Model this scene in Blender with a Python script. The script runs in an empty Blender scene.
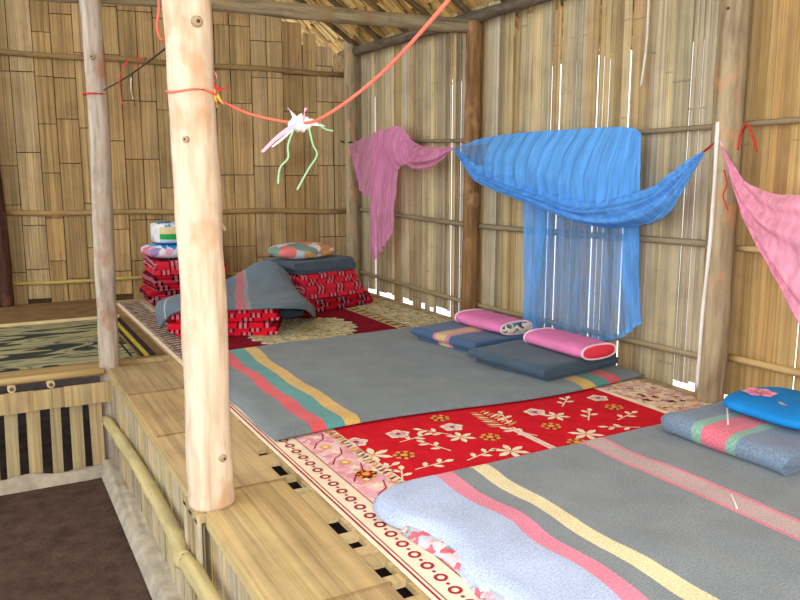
import bpy, math, random
from mathutils import Vector, Matrix, noise as mn
random.seed(7)
R = math.radians
COL = bpy.context.scene.collection
PI = math.pi
PZ = .55                                   # height of the sleeping platform
# ------------------------------------------------------------------ camera model
F, PITCH, YAW, CZ = 772., .1659, .498, 1.55
_r = Vector((math.cos(YAW), -math.sin(YAW), 0))
_f = Vector((math.sin(YAW)*math.cos(PITCH), math.cos(YAW)*math.cos(PITCH), -math.sin(PITCH)))
_d = _f.cross(_r)
CAM = Vector((0, 0, CZ))
def _ray(x, y): return _r*(x-400) + _d*(y-300) + _f*F
def atz(x, y, z=PZ): v = _ray(x, y); return CAM + v*((z-CZ)/v.z)
def atx(x, y, X): v = _ray(x, y); return CAM + v*(X/v.x)
def aty(x, y, Y): v = _ray(x, y); return CAM + v*(Y/v.y)
def XR(Y): return 2.86                      # right wall plane
def YB(X): return 6.47 - .14*(X-.09)        # back wall plane
def roofz(X): return 2.56 + (2.85-X)*.62    # underside of thatch

# ------------------------------------------------------------------ materials
def lin(c):
    c = c/255.
    return c/12.92 if c <= .04045 else ((c+.055)/1.055)**2.4
def rgb(r, g, b): return (lin(r), lin(g), lin(b), 1)
class NT:
    def __init__(s, name):
        s.m = bpy.data.materials.new(name); s.m.use_nodes = True
        s.t = s.m.node_tree; s.t.nodes.clear()
        s.out = s.n('ShaderNodeOutputMaterial'); s.b = s.n('ShaderNodeBsdfPrincipled')
        s.l(s.b.outputs[0], s.out.inputs[0])
    def n(s, typ, **kw):
        nd = s.t.nodes.new(typ)
        for k, v in kw.items(): setattr(nd, k, v)
        return nd
    def l(s, a, b): s.t.links.new(a, b)
    def coords(s, which='Object', scale=(1, 1, 1)):
        tc = s.n('ShaderNodeTexCoord'); mp = s.n('ShaderNodeMapping')
        mp.inputs['Scale'].default_value = scale
        s.l(tc.outputs[which], mp.inputs[0]); return mp.outputs[0]
    def noise(s, vec, scale, detail=3, rough=.55, dist=0):
        nd = s.n('ShaderNodeTexNoise'); nd.inputs['Scale'].default_value = scale
        nd.inputs['Detail'].default_value = detail; nd.inputs['Roughness'].default_value = rough
        nd.inputs['Distortion'].default_value = dist
        s.l(vec, nd.inputs['Vector']); return nd.outputs['Fac']
    def ramp(s, fac, stops, mode='LINEAR'):
        nd = s.n('ShaderNodeValToRGB'); cr = nd.color_ramp; cr.interpolation = mode
        while len(cr.elements) < len(stops): cr.elements.new(1)
        for e, (p, c) in zip(cr.elements, stops): e.position = p; e.color = c
        s.l(fac, nd.inputs[0]); return nd.outputs[0]
    def mix(s, a, b, fac, mode='MIX'):
        nd = s.n('ShaderNodeMix', data_type='RGBA', blend_type=mode)
        for sock, v in ((nd.inputs['Factor'], fac), (nd.inputs['A'], a), (nd.inputs['B'], b)):
            if hasattr(v, 'links'): s.l(v, sock)
            else: sock.default_value = v
        return nd.outputs['Result']
    def math(s, op, a, b=0.):
        nd = s.n('ShaderNodeMath', operation=op)
        for sock, v in zip(nd.inputs, (a, b)):
            if hasattr(v, 'links'): s.l(v, sock)
            else: sock.default_value = v
        return nd.outputs[0]
    def bump(s, h, strength=.3, dist=.004):
        nd = s.n('ShaderNodeBump'); nd.inputs['Strength'].default_value = strength
        nd.inputs['Distance'].default_value = dist
        s.l(h, nd.inputs['Height']); s.l(nd.outputs[0], s.b.inputs['Normal'])
    def fin(s, col, rough=.8, spec=.2):
        if hasattr(col, 'links'): s.l(col, s.b.inputs['Base Color'])
        else: s.b.inputs['Base Color'].default_value = col
        s.b.inputs['Roughness'].default_value = rough
        s.b.inputs['Specular IOR Level'].default_value = spec
        return s.m
def g(v): return (v, v, v, 1)
def fibre_mat(name, scale, base=None, contrast=.35, blot=.3, rough=.75, spec=.25):
    """split bamboo / wood: per piece tone attribute, fibres stretched along one axis, weather blotches"""
    t = NT(name)
    if base is None:
        a = t.n('ShaderNodeAttribute'); a.attribute_name = 'tone'; c = a.outputs['Color']
    else: c = base
    f1 = t.noise(t.coords('Object', scale), 1, 4, .6)
    f2 = t.noise(t.coords('Object', tuple(s*.3 for s in scale)), 1, 2)
    c = t.mix(c, t.ramp(f1, [(.25, g(1-contrast)), (.5, g(1)), (.8, g(1+contrast*.6))]), 1., 'MULTIPLY')
    c = t.mix(c, t.ramp(f2, [(.3, g(1-contrast*.7)), (.6, g(1.08))]), 1., 'MULTIPLY')
    b = t.noise(t.coords('Object', (1, 1, 1)), 4.5, 4, .6)
    c = t.mix(c, t.ramp(b, [(.32, (.62, .6, .6, 1)), (.55, g(1)), (.75, (1.12, 1.08, 1.0, 1))]), blot, 'MULTIPLY')
    t.bump(f1, .35, .003)
    return t.fin(c, rough, spec)
def bark_mat(name, a, b, knot, scale=(30, 30, 3)):
    t = NT(name)
    f = t.noise(t.coords('Object', scale), 1, 4, .6)
    c = t.ramp(f, [(.3, b), (.6, a)])
    p = t.noise(t.coords('Object', (1, 1, .6)), 7, 3, .5)
    c = t.mix(c, knot, t.ramp(p, [(.56, g(0)), (.66, g(.75))]))
    q = t.noise(t.coords('Object', (1, 1, .5)), 17, 3)
    c = t.mix(c, t.ramp(q, [(.3, g(.7)), (.5, g(1))]), .6, 'MULTIPLY')
    t.bump(f, .4, .004)
    return t.fin(c, .8, .2)
def stripes(stops, length): return [(max(0, min(1, p/length)), c) for p, c in stops]
def wool_mat(name, stops, length, axis='X', speck=.35, wob=.012):
    """woven blanket, coloured bands across one cloth direction"""
    t = NT(name)
    uv = t.coords('UV'); sp = t.n('ShaderNodeSeparateXYZ'); t.l(uv, sp.inputs[0])
    w = t.noise(uv, 4, 2)
    pos = t.math('ADD', sp.outputs[axis], t.math('MULTIPLY', t.math('SUBTRACT', w, .5), wob*2))
    pos = t.math('DIVIDE', pos, length)
    c = t.ramp(pos, stripes(stops, length), 'CONSTANT') if len(stops) > 1 else stops[0][1]
    f = t.noise(uv, 170, 2, .7)
    c = t.mix(c, t.ramp(f, [(.3, g(1-speck)), (.7, g(1+speck*.6))]), 1., 'MULTIPLY')
    f2 = t.noise(uv, 6, 3)
    c = t.mix(c, t.ramp(f2, [(.3, g(.86)), (.7, g(1.08))]), 1., 'MULTIPLY')
    t.bump(f, .5, .003)
    t.b.inputs['Sheen Weight'].default_value = .15
    return t.fin(c, .95, .05)
def plaid_mat(name, red, dark, pale, per=.17, ph=0):
    t = NT(name); uv = t.coords('UV'); sp = t.n('ShaderNodeSeparateXYZ'); t.l(uv, sp.inputs[0])
    st = [(0, red), (.44, dark), (.53, pale), (.64, dark), (.72, pale), (.82, dark), (.90, red)]
    cs = []
    for a in 'XY':
        fr = t.math('FRACT', t.math('ADD', t.math('DIVIDE', sp.outputs[a], per), ph))
        cs.append(t.ramp(fr, st, 'CONSTANT'))
    c = t.mix(cs[0], cs[1], .3)
    f = t.noise(uv, 190, 2, .7)
    c = t.mix(c, t.ramp(f, [(.3, g(.7)), (.7, g(1.2))]), 1., 'MULTIPLY')
    t.bump(f, .4, .003)
    return t.fin(c, .95, .05)
def print_mat(name, cols, scale, coord='Object', sc=(1, 1, 1), rough=.8, dist=.06):
    """printed cotton / woven speckle: irregular cells of several colours"""
    t = NT(name); v = t.coords(coord, sc)
    n = t.n('ShaderNodeTexNoise'); n.inputs['Scale'].default_value = scale*.8; t.l(v, n.inputs[0])
    vv = t.n('ShaderNodeVectorMath', operation='MULTIPLY_ADD')
    t.l(n.outputs['Color'], vv.inputs[0]); vv.inputs[1].default_value = (dist,)*3; t.l(v, vv.inputs[2])
    vo = t.n('ShaderNodeTexVoronoi'); vo.inputs['Scale'].default_value = scale; t.l(vv.outputs[0], vo.inputs['Vector'])
    sp = t.n('ShaderNodeSeparateColor'); t.l(vo.outputs['Color'], sp.inputs[0])
    k = len(cols)
    c = t.ramp(sp.outputs[0], [(i/k, c) for i, c in enumerate(cols)], 'CONSTANT')
    return t.fin(c, rough, .1)
def cloth_mat(name, c, rough=.85, var=.12, scale=9):
    t = NT(name); f = t.noise(t.coords('Object'), scale, 4)
    fine = t.noise(t.coords('Object'), 160, 2)
    cc = t.mix(c, t.ramp(f, [(.3, g(1-var)), (.7, g(1+var))]), 1., 'MULTIPLY')
    t.bump(fine, .25, .002)
    return t.fin(cc, rough, .1)
def net_mat(name, c):
    """open mesh fabric: threads with holes between, denser where gathered"""
    t = NT(name)
    a = t.n('ShaderNodeAttribute'); a.attribute_name = 'weave'
    d = t.n('ShaderNodeBsdfDiffuse'); tl = t.n('ShaderNodeBsdfTranslucent'); tp = t.n('ShaderNodeBsdfTransparent')
    f = t.noise(t.coords('UV', (60, 4, 1)), 1, 4, .65)
    cc = t.mix(c, t.ramp(f, [(.28, g(.78)), (.72, g(1.3))]), 1., 'MULTIPLY')
    t.l(cc, d.inputs[0]); t.l(cc, tl.inputs[0])
    m1 = t.n('ShaderNodeMixShader'); m1.inputs[0].default_value = .25
    t.l(d.outputs[0], m1.inputs[1]); t.l(tl.outputs[0], m1.inputs[2])
    m2 = t.n('ShaderNodeMixShader')
    al = t.math('ADD', a.outputs['Fac'], t.math('MULTIPLY', t.math('SUBTRACT', f, .5), .22))
    nd = t.n('ShaderNodeClamp'); t.l(al, nd.inputs[0])
    t.l(nd.outputs[0], m2.inputs[0]); t.l(tp.outputs[0], m2.inputs[1]); t.l(m1.outputs[0], m2.inputs[2])
    t.l(m2.outputs[0], t.out.inputs[0]); return t.m

M = {}
M['wall_bamboo'] = fibre_mat('split_bamboo_upright', (150, 150, 2.0), None, .42, .5)
M['deck_bamboo'] = fibre_mat('crushed_bamboo_lengthwise', (95, 2.2, 95), None, .3, .4)
M['cross_bamboo'] = fibre_mat('crushed_bamboo_crosswise', (2.2, 95, 95), None, .3, .4)
M['pole_y'] = fibre_mat('bamboo_pole', (60, 2.5, 60), None, .25, .4)
M['thatch'] = fibre_mat('dry_thatch', (25, 90, 25), None, .35, .4)
M['post_pale'] = bark_mat('peeled_pale_post', rgb(222, 202, 176), rgb(192, 166, 136), rgb(190, 146, 108))
M['post_grey'] = bark_mat('weathered_grey_post', rgb(190, 175, 158), rgb(140, 122, 106), rgb(160, 105, 70))
M['post_brown'] = bark_mat('brown_bark_post', rgb(150, 112, 72), rgb(96, 66, 42), rgb(182, 140, 96))
M['post_mixed'] = bark_mat('greyish_peeled_post', rgb(176, 158, 126), rgb(128, 108, 80), rgb(200, 140, 96))
M['post_dark'] = bark_mat('dark_reddish_post', rgb(92, 58, 48), rgb(55, 36, 30), rgb(120, 82, 60))
M['beam'] = bark_mat('dusty_beam', rgb(166, 150, 118), rgb(110, 96, 74), rgb(150, 126, 88), (3, 40, 40))
M['plate'] = bark_mat('dark_plate_beam', rgb(120, 108, 90), rgb(72, 62, 50), rgb(100, 86, 66), (40, 3, 40))
M['rafter'] = bark_mat('rafter_bamboo', rgb(120, 100, 70), rgb(76, 60, 40), rgb(130, 104, 66), (3, 40, 3))
t = NT('packed_dirt'); v = t.coords()
f = t.noise(v, 9, 6, .7); f2 = t.noise(v, 60, 3)
c = t.ramp(f, [(.3, rgb(62, 46, 40)), (.7, rgb(94, 74, 64))]); t.bump(f2, .6, .01); M['dirt'] = t.fin(c, .95, .1)
M['dust'] = cloth_mat('grey_earth_sill', rgb(172, 160, 142), .95, .25, 12)
GREY = rgb(124, 134, 138)
M['blanket_mid'] = wool_mat('grey_wool_red_green_yellow_bands', [
    (0, GREY), (.155, rgb(226, 92, 98)), (.225, rgb(92, 158, 156)), (.305, rgb(222, 184, 104)), (.375, GREY),
    (1.50, rgb(214, 180, 104)), (1.58, rgb(84, 150, 138)), (1.68, rgb(220, 96, 104)), (1.76, GREY)], 1.95)
BG = rgb(132, 142, 148)
M['blanket_near'] = wool_mat('grey_wool_pink_cream_bands', [
    (0, rgb(182, 198, 232)), (.235, rgb(232, 140, 166)), (.295, BG), (.36, rgb(236, 222, 178)), (.425, BG),
    (.845, rgb(226, 134, 150)), (.858, rgb(196, 172, 172)), (.940, rgb(226, 134, 150)), (.955, BG)], 1.95)
NAVY = rgb(76, 102, 136)
M['blanket_blue'] = wool_mat('blue_wool_yellow_band', [(0, NAVY), (.20, rgb(206, 130, 160)), (.23, rgb(216, 186, 136)), (.30, rgb(206, 130, 160)), (.325, NAVY)], .56, 'Y')
M['blanket_slate'] = wool_mat('slate_wool', [(0, rgb(72, 92, 108))], 1.)
LG = rgb(122, 140, 162)
M['blanket_pale'] = wool_mat('pale_blue_wool_pink_green_band', [(0, LG), (.13, rgb(136, 178, 160)), (.17, rgb(224, 118, 136)), (.27, rgb(136, 178, 160)), (.305, LG)], .52, 'Y')
DG = rgb(104, 120, 134)
M['blanket_drape'] = wool_mat('grey_wool_pale_edge_bands', [(0, DG), (.10, rgb(176, 178, 176)), (.115, DG), (.44, rgb(186, 104, 114)), (.48, rgb(140, 140, 142)), (.50, DG), (.86, rgb(156, 158, 160)), (.875, DG)], 1.0, 'X')
M['blanket_stack'] = wool_mat('grey_blue_wool', [(0, rgb(80, 94, 108)), (.3, rgb(112, 122, 130)), (.36, rgb(80, 94, 108))], .5, 'Y')
M['plaid_a'] = plaid_mat('red_plaid', rgb(222, 28, 48), rgb(6, 2, 6), rgb(202, 140, 150), .16)
M['plaid_b'] = plaid_mat('dark_red_plaid', rgb(190, 24, 44), rgb(10, 2, 8), rgb(178, 110, 122), .20, .4)
M['plaid_c'] = plaid_mat('bright_red_plaid', rgb(220, 48, 66), rgb(50, 8, 22), rgb(222, 140, 152), .17, .2)
M['pink_cotton'] = cloth_mat('pink_cotton', rgb(226, 128, 178))
M['red_end'] = cloth_mat('red_cotton', rgb(226, 62, 78))
M['white_piping'] = cloth_mat('pale_pink_piping', rgb(238, 206, 214))
M['floral_end'] = print_mat('pale_floral_print', [rgb(226, 196, 176), rgb(52, 88, 120), rgb(236, 226, 210), rgb(206, 110, 110), rgb(90, 128, 140), rgb(240, 220, 190)], 42)
M['blue_cotton'] = cloth_mat('bright_blue_cotton', rgb(30, 132, 206), .7)
M['blue_floral'] = print_mat('blue_white_print', [rgb(52, 132, 206), rgb(100, 176, 222), rgb(222, 232, 238), rgb(40, 100, 190), rgb(190, 214, 232)], 16)
M['pink_floral'] = print_mat('pink_white_print', [rgb(222, 160, 184), rgb(236, 220, 226), rgb(150, 130, 180), rgb(210, 120, 150), rgb(230, 200, 214)], 18)
M['green_cotton'] = cloth_mat('green_cotton', rgb(48, 160, 74))
M['cream_cotton'] = cloth_mat('cream_cotton', rgb(214, 196, 150))
M['white_cotton'] = cloth_mat('white_cotton', rgb(226, 224, 222))
M['multi_print'] = print_mat('colourful_print', [rgb(226, 218, 214), rgb(220, 106, 100), rgb(214, 170, 110), rgb(196, 206, 220), rgb(226, 120, 120), rgb(120, 150, 140), rgb(232, 226, 226), rgb(206, 150, 110)], 11, 'Object', (1, 1, 1))
M['quilt'] = print_mat('patchwork_print', [rgb(226, 160, 172), rgb(130, 176, 180), rgb(230, 214, 214), rgb(206, 104, 116), rgb(180, 190, 206), rgb(226, 186, 192)], 34)
M['carpet_red'] = cloth_mat('red_carpet_pile', rgb(206, 28, 44), .95, .14, 14)
M['carpet_cream'] = cloth_mat('cream_carpet_pile', rgb(240, 222, 196), .95)
M['carpet_pink'] = print_mat('pink_carpet_border', [rgb(232, 178, 188), rgb(238, 206, 206), rgb(222, 150, 168), rgb(236, 196, 190), rgb(230, 168, 182)], 34)
M['carpet_orange'] = cloth_mat('orange_carpet_pile', rgb(226, 164, 84), .95)
M['carpet_dark'] = cloth_mat('dark_red_carpet_pile', rgb(158, 46, 62), .95)
M['carpet_tan'] = print_mat('tan_speckled_border', [rgb(226, 200, 160), rgb(206, 150, 110), rgb(236, 214, 190), rgb(200, 160, 150), rgb(216, 190, 176)], 40)
M['maroon'] = cloth_mat('maroon_carpet_pile', rgb(132, 20, 38), .95, .2)
M['beige_speckle'] = print_mat('beige_olive_speckle', [rgb(206, 194, 150), rgb(176, 166, 110), rgb(222, 214, 190), rgb(150, 140, 96), rgb(214, 200, 140), rgb(190, 184, 160)], 44)
M['border_dark'] = cloth_mat('dark_brown_pile', rgb(64, 46, 44), .95)
M['border_grey'] = print_mat('grey_beige_border', [rgb(176, 160, 140), rgb(150, 132, 118), rgb(190, 176, 160), rgb(130, 112, 104)], 40)
t = NT('olive_mat_black_swirls'); v = t.coords('Object', (.9, 3.6, 1))
n1 = t.noise(v, 1.5, 1.2, .45, 1.3); w = t.math('ABSOLUTE', t.math('SUBTRACT', t.math('FRACT', t.math('MULTIPLY', n1, 4.2)), .5))
c = t.ramp(w, [(.0, rgb(44, 50, 50)), (.13, rgb(52, 56, 54)), (.17, rgb(146, 142, 104)), (.3, rgb(154, 148, 110)), (.44, rgb(138, 140, 106)), (.48, rgb(96, 100, 84))])
M['olive'] = t.fin(c, .8, .15)
M['mat_brown'] = cloth_mat('brown_woven_mat', rgb(122, 96, 66), .9, .2)
M['mat_yellow'] = cloth_mat('yellow_mat_stripe', rgb(186, 166, 62), .9)
M['mat_black'] = cloth_mat('black_mat_stripe', rgb(46, 44, 42), .9)
M['net_blue'] = net_mat('blue_net', rgb(104, 172, 240))
M['net_pink'] = net_mat('pink_net', rgb(226, 148, 188))
M['net_rose'] = net_mat('rose_net', rgb(240, 164, 192))
M['rope_orange'] = cloth_mat('orange_rope', rgb(240, 112, 92), .6)
M['cord_red'] = cloth_mat('red_cord', rgb(196, 52, 50), .7)
M['cord_dark'] = cloth_mat('dark_cord', rgb(62, 50, 44), .8)
M['rag_pink'] = cloth_mat('pink_rag', rgb(240, 170, 190), .8)
M['rag_white'] = cloth_mat('white_rag', rgb(240, 232, 232), .8)
M['rag_green'] = cloth_mat('green_string', rgb(150, 196, 150), .7)
M['rag_yellow'] = cloth_mat('yellow_rag', rgb(224, 180, 84), .8)
M['rag_red'] = cloth_mat('red_rag', rgb(190, 52, 56), .8)
M['white_paint'] = bark_mat('whitewashed_stick', rgb(240, 236, 226), rgb(206, 198, 184), rgb(214, 200, 180))

# ------------------------------------------------------------------ mesh builder
class MB:
    def __init__(s): s.v = []; s.f = []; s.mi = []; s.tone = []; s.uv = []; s.den = []; s.sm = []
    def face(s, idx, tone=(1, 1, 1, 1), mi=0, uv=None, smooth=False):
        s.f.append(idx); s.tone.append(tone); s.mi.append(mi); s.uv.append(uv or [(0, 0)]*len(idx)); s.sm.append(smooth)
    def vert(s, p, d=1.): s.v.append(tuple(p)); s.den.append(d); return len(s.v)-1
    def box(s, c, size, tone=(1, 1, 1, 1), mi=0, mat=None):
        c = Vector(c); hx, hy, hz = (a/2 for a in size); ids = []
        for dz in (-hz, hz):
            for dx, dy in ((-hx, -hy), (hx, -hy), (hx, hy), (-hx, hy)):
                p = Vector((dx, dy, dz))
                if mat: p = mat @ p
                ids.append(s.vert(c+p))
        for q in ((3, 2, 1, 0), (4, 5, 6, 7), (0, 1, 5, 4), (1, 2, 6, 5), (2, 3, 7, 6), (3, 0, 4, 7)):
            s.face([ids[i] for i in q], tone, mi)
        return s
    def hexa(s, pts, tone=(1, 1, 1, 1), mi=0):
        ids = [s.vert(p) for p in pts]
        for q in ((3, 2, 1, 0), (4, 5, 6, 7), (0, 1, 5, 4), (1, 2, 6, 5), (2, 3, 7, 6), (3, 0, 4, 7)):
            s.face([ids[i] for i in q], tone, mi)
    def tube(s, pts, rad, n=10, tone=(1, 1, 1, 1), mi=0, caps=True, wob=0., flat=1., seed=0):
        pts = [Vector(p) for p in pts]; m = len(pts)
        if not hasattr(rad, '__len__'): rad = [rad]*m
        T = (pts[-1]-pts[0]).normalized() if (pts[-1]-pts[0]).length > 1e-6 else Vector((0, 0, 1))
        ref = Vector((0, 0, 1)) if abs(T.z) < .9 else Vector((1, 0, 0))
        rings = []; L = 0
        for i, p in enumerate(pts):
            t = (pts[min(i+1, m-1)]-pts[max(i-1, 0)])
            t = t.normalized() if t.length > 1e-9 else T
            a = t.cross(ref)
            if a.length < 1e-4: a = t.cross(Vector((0, 1, 0)))
            a.normalize(); b = a.cross(t).normalized(); ring = []
            for k in range(n):
                th = 2*PI*k/n; r = rad[i]
                if wob: r *= 1+wob*mn.noise(Vector((math.cos(th)*1.3+seed*7.3, math.sin(th)*1.3, L*7+seed)))
                ring.append(s.vert(p+a*math.cos(th)*r+b*math.sin(th)*r*flat))
            rings.append(ring)
            if i < m-1: L += (pts[i+1]-p).length
        for i in range(m-1):
            for k in range(n):
                s.face([rings[i][k], rings[i][(k+1) % n], rings[i+1][(k+1) % n], rings[i+1][k]], tone, mi, None, True)
        if caps:
            s.face(list(reversed(rings[0])), tone, mi); s.face(rings[-1], tone, mi)
        return s
    def grid(s, fn, nu, nv, tone=(1, 1, 1, 1), mi=0, uvs=(1, 1), den=None, mifn=None):
        ids = [[s.vert(fn(i/nu, j/nv), den(i/nu, j/nv) if den else 1.) for j in range(nv+1)] for i in range(nu+1)]
        for i in range(nu):
            for j in range(nv):
                u = [(a/nu*uvs[0], b/nv*uvs[1]) for a, b in ((i, j), (i+1, j), (i+1, j+1), (i, j+1))]
                s.face([ids[i][j], ids[i+1][j], ids[i+1][j+1], ids[i][j+1]], tone,
                       mifn((i+.5)/nu, (j+.5)/nv) if mifn else mi, u, True)
        return s
    def poly(s, pts, tone=(1, 1, 1, 1), mi=0):
        s.face([s.vert(p) for p in pts], tone, mi); return s
    def build(s, name, mats, parent=None, base=None, density=False):
        if not isinstance(mats, (list, tuple)): mats = [mats]
        if parent is not None: off = Vector(parent.location) if parent.parent is None else Vector(parent.location)+Vector(parent.parent.location)
        elif base is not None: off = Vector(base)
        else:
            xs, ys, zs = zip(*s.v); off = Vector(((min(xs)+max(xs))/2, (min(ys)+max(ys))/2, min(zs)))
        me = bpy.data.meshes.new(name)
        me.from_pydata([(a-off.x, b-off.y, c-off.z) for a, b, c in s.v], [], s.f)
        for m_ in mats: me.materials.append(m_)
        me.polygons.foreach_set('material_index', s.mi); me.polygons.foreach_set('use_smooth', s.sm)
        at = me.attributes.new('tone', 'FLOAT_COLOR', 'FACE'); at.data.foreach_set('color', [x for tt in s.tone for x in tt])
        if density:
            d = me.attributes.new('weave', 'FLOAT', 'POINT'); d.data.foreach_set('value', s.den)
        ul = me.uv_layers.new(name='UVMap'); ul.data.foreach_set('uv', [x for u in s.uv for p in u for x in p])
        me.update()
        o = bpy.data.objects.new(name, me); COL.objects.link(o)
        if parent is not None: o.parent = parent
        else: o.location = off
        return o
def tag(o, label=None, cat=None, group=None, kind=None):
    for k, v in (('label', label), ('category', cat), ('group', group), ('kind', kind)):
        if v: o[k] = v
    return o
def empty(name, loc, label, cat, group=None):
    o = bpy.data.objects.new(name, None); COL.objects.link(o); o.location = loc; o.empty_display_size = .1
    return tag(o, label, cat, group)
def mod(o, kind, **kw):
    m_ = o.modifiers.new(kind.lower(), kind)
    for k, v in kw.items(): setattr(m_, k, v)
    return o
U = random.uniform
def jit(c, s=.12, hue=.05):
    k = 1+U(-s, s); return (c[0]*k*(1+U(-hue, hue)), c[1]*k, c[2]*k*(1+U(-hue, hue)), 1)
def crv(pts, n=24):
    """smooth open curve through points"""
    pts = [Vector(p) for p in pts]; out = []
    P = [pts[0]*2-pts[1]]+pts+[pts[-1]*2-pts[-2]]; seg = len(pts)-1
    for k in range(n+1):
        x = k/n*seg; i = min(int(x), seg-1); t = x-i; a, b, c, d = P[i:i+4]
        out.append(.5*((2*b)+(c-a)*t+(2*a-5*b+4*c-d)*t*t+(3*b-a-3*c+d)*t**3))
    return out

# ================================================================== SETTING
def floor():
    b = MB()
    b.grid(lambda u, v: (-3.5+7.5*u, -2.5+10*v, .012*mn.noise(Vector((u*22, v*30, 0)))), 90, 110)
    tag(b.build('floor', M['dirt']), kind='structure')
floor()
# ---- right wall of upright flattened bamboo
GT = [rgb(186, 170, 136), rgb(196, 176, 134), rgb(176, 162, 136), rgb(200, 178, 132), rgb(186, 158, 112), rgb(170, 152, 122), rgb(192, 176, 146)]
WT = [rgb(198, 164, 106), rgb(206, 176, 116), rgb(186, 150, 94), rgb(196, 172, 124)]
def wall_right():
    b = MB(); y = -.6
    while y < 6.15:
        w = random.choice((U(.03, .06), U(.05, .1), U(.08, .14)))
        gap = random.choice((-.004,)*5+(.0012, .002)) if y > 2.3 else random.choice((-.004,)*3+(.0015, .003))
        base = random.choice(WT if y < 2.15 else GT)
        tone = jit(base, .12, .025)
        zb = U(.562, .582) if random.random() < (.75 if 1.95 < y < 2.45 else .5 if 4.2 < y < 5.8 else .05) else U(.40, .54)
        zt = U(2.56, 2.66)
        if 3.1 < y < 4.1 and random.random() < .3: zt = U(2.30, 2.46)
        dx = U(-.008, .008)+(0 if random.random() < .7 else .01)
        tilt = U(-.004, .004)
        # flattened half-culm: slight convex face, split lengthwise
        n = 3; lean = U(-.002, .002)
        for k in range(n):
            y0 = y+w*k/n; y1 = y+w*(k+1)/n-0
            bx = [-.004*math.sin(PI*q/n)+U(-.0012, .0012) for q in (k, k+1)]
            tk = jit(tone, .07, .02)
            x0, x1 = XR(y0)+dx+bx[0]-tilt, XR(y1)+dx+bx[1]+tilt
            P = [(x0, y0, zb), (x1, y1, zb), (x1+.007, y1, zb), (x0+.007, y0, zb)]
            b.hexa([(p[0], p[1], p[2]) for p in P]+[(p[0], p[1]+lean, zt) for p in P], tk)
        # node rings across the culm
        z = zb+U(.1, .5)
        while z < zt-.05:
            if random.random() < .4: b.box((XR(y)+dx-.003, y+w/2, z), (.005, w*.9, U(.004, .008)), jit(tuple(c*.8 for c in tone[:3])+(1,), .1))
            z += U(.38, .62)
        if gap > 0:                             # backing pieces added behind a crack to break up its daylight slit
            z = zb
            while z < 2.5:
                h = U(.1, .5)
                if random.random() < .55: b.box((XR(y)+.024, y+w, z+h/2), (.006, .03, h), jit(base, .1))
                z += h
        y += w+gap
    o = tag(b.build('wall_right', M['wall_bamboo'], base=(XR(0), 2.8, .4)), kind='structure')
    return o
wr = wall_right()
def rail(parent, pts, r, tone, flat=1., name='rail'):
    b = MB(); p = crv(pts, 30)
    b.tube(p, [r*(1.12 if i % 9 == 4 else 1) for i in range(len(p))], 8, tone, wob=.08, flat=flat, seed=r*1000)
    return b.build(name, M['pole_y'], parent)
X0 = 2.835
rail(wr, [(X0, 6.0, 1.80), (X0, 4.3, 1.745), (X0, 2.8, 1.735), (X0, 1.9, 1.745), (X0, .2, 1.75)], .012, rgb(150, 134, 104), name='net_rail')
rail(wr, [(X0, 5.95, 1.23), (X0, 4.2, 1.20), (X0, 2.35, 1.23)], .016, rgb(150, 136, 110))
rail(wr, [(X0, 2.2, 1.225), (X0, .2, 1.26)], .013, rgb(190, 164, 116))
rail(wr, [(X0, 5.95, .70), (X0, 4.3, .68), (X0, 2.35, .715)], .015, rgb(160, 142, 108))
rail(wr, [(X0, 2.2, .745), (X0, .2, .78)], .016, rgb(196, 166, 110))
# ---- back wall of woven flattened bamboo
def wall_back():
    b = MB(); x = -2.4; prev = None
    BT = [rgb(184, 152, 102), rgb(192, 162, 112), rgb(172, 140, 92), rgb(188, 160, 116), rgb(178, 150, 104)]
    while x < 2.86:
        w = U(.11, .17); top = roofz(min(x+w, 2.8))-U(.05, .12)
        if prev and random.random() < .45: seams = prev; prev = None
        else:
            z = .47 if random.random() < .7 else .585; seams = [z]; z += U(.15, .5)
            while z < 4.6:
                seams.append(z); z += random.choice((U(.28, .36), U(.36, .6), U(.5, .75)))
            prev = seams
        base = random.choice(BT)
        for z, z1 in zip(seams, seams[1:]+[9]):
            z1 = min(z1, top)
            if z1-z < .03: break
            tone = jit(base, .09, .03); n = 3
            t0, t1 = U(-.012, .004), U(-.012, .004)           # woven in front of / behind the cross splints
            for k in range(n):
                xa = x+w*k/n+.001; xb = x+w*(k+1)/n-(.0035 if k == n-1 else .0006)
                tk = jit(tone, .09, .02); P = []; dd = U(-.0015, .0015)
                for zz, tt in ((z+.003, t0), (z1-.003, t1)):
                    P += [(xa, YB(xa)+tt+dd, zz), (xb, YB(xb)+tt+dd, zz), (xb, YB(xb)+tt+.006, zz), (xa, YB(xa)+tt+.006, zz)]
                b.hexa(P, tk)
        x += w+U(0, .003)
    # dark backing layer behind the weave, covering its gaps
    for x0 in [-2.4+.26*i for i in range(20)]:
        x1 = x0+.262
        P = []
        for zz, kk in ((.5, 0), (1, 1)):
            za = .5 if kk == 0 else roofz(x0)-.25; zb_ = .5 if kk == 0 else roofz(x1)-.25
            P += [(x0, YB(x0)+.022, za), (x1, YB(x1)+.022, zb_), (x1, YB(x1)+.028, zb_), (x0, YB(x0)+.028, za)]
        b.hexa(P, jit(rgb(84, 64, 40), .1))
    return tag(b.build('wall_back', M['wall_bamboo'], base=(.8, 6.45, .45)), kind='structure')
wb = wall_back()
def brail(z0, z1, r, tone, x0=-2.3, x1=2.8):
    b = MB(); p = [(x0+(x1-x0)*i/24, YB(x0+(x1-x0)*i/24)-.02, z0+(z1-z0)*i/24+.006*math.sin(i*1.3)) for i in range(25)]
    b.tube(p, r, 8, tone, wob=.1, flat=1.3, seed=z0); b.build('rail', M['cross_bamboo'], wb)
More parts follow.
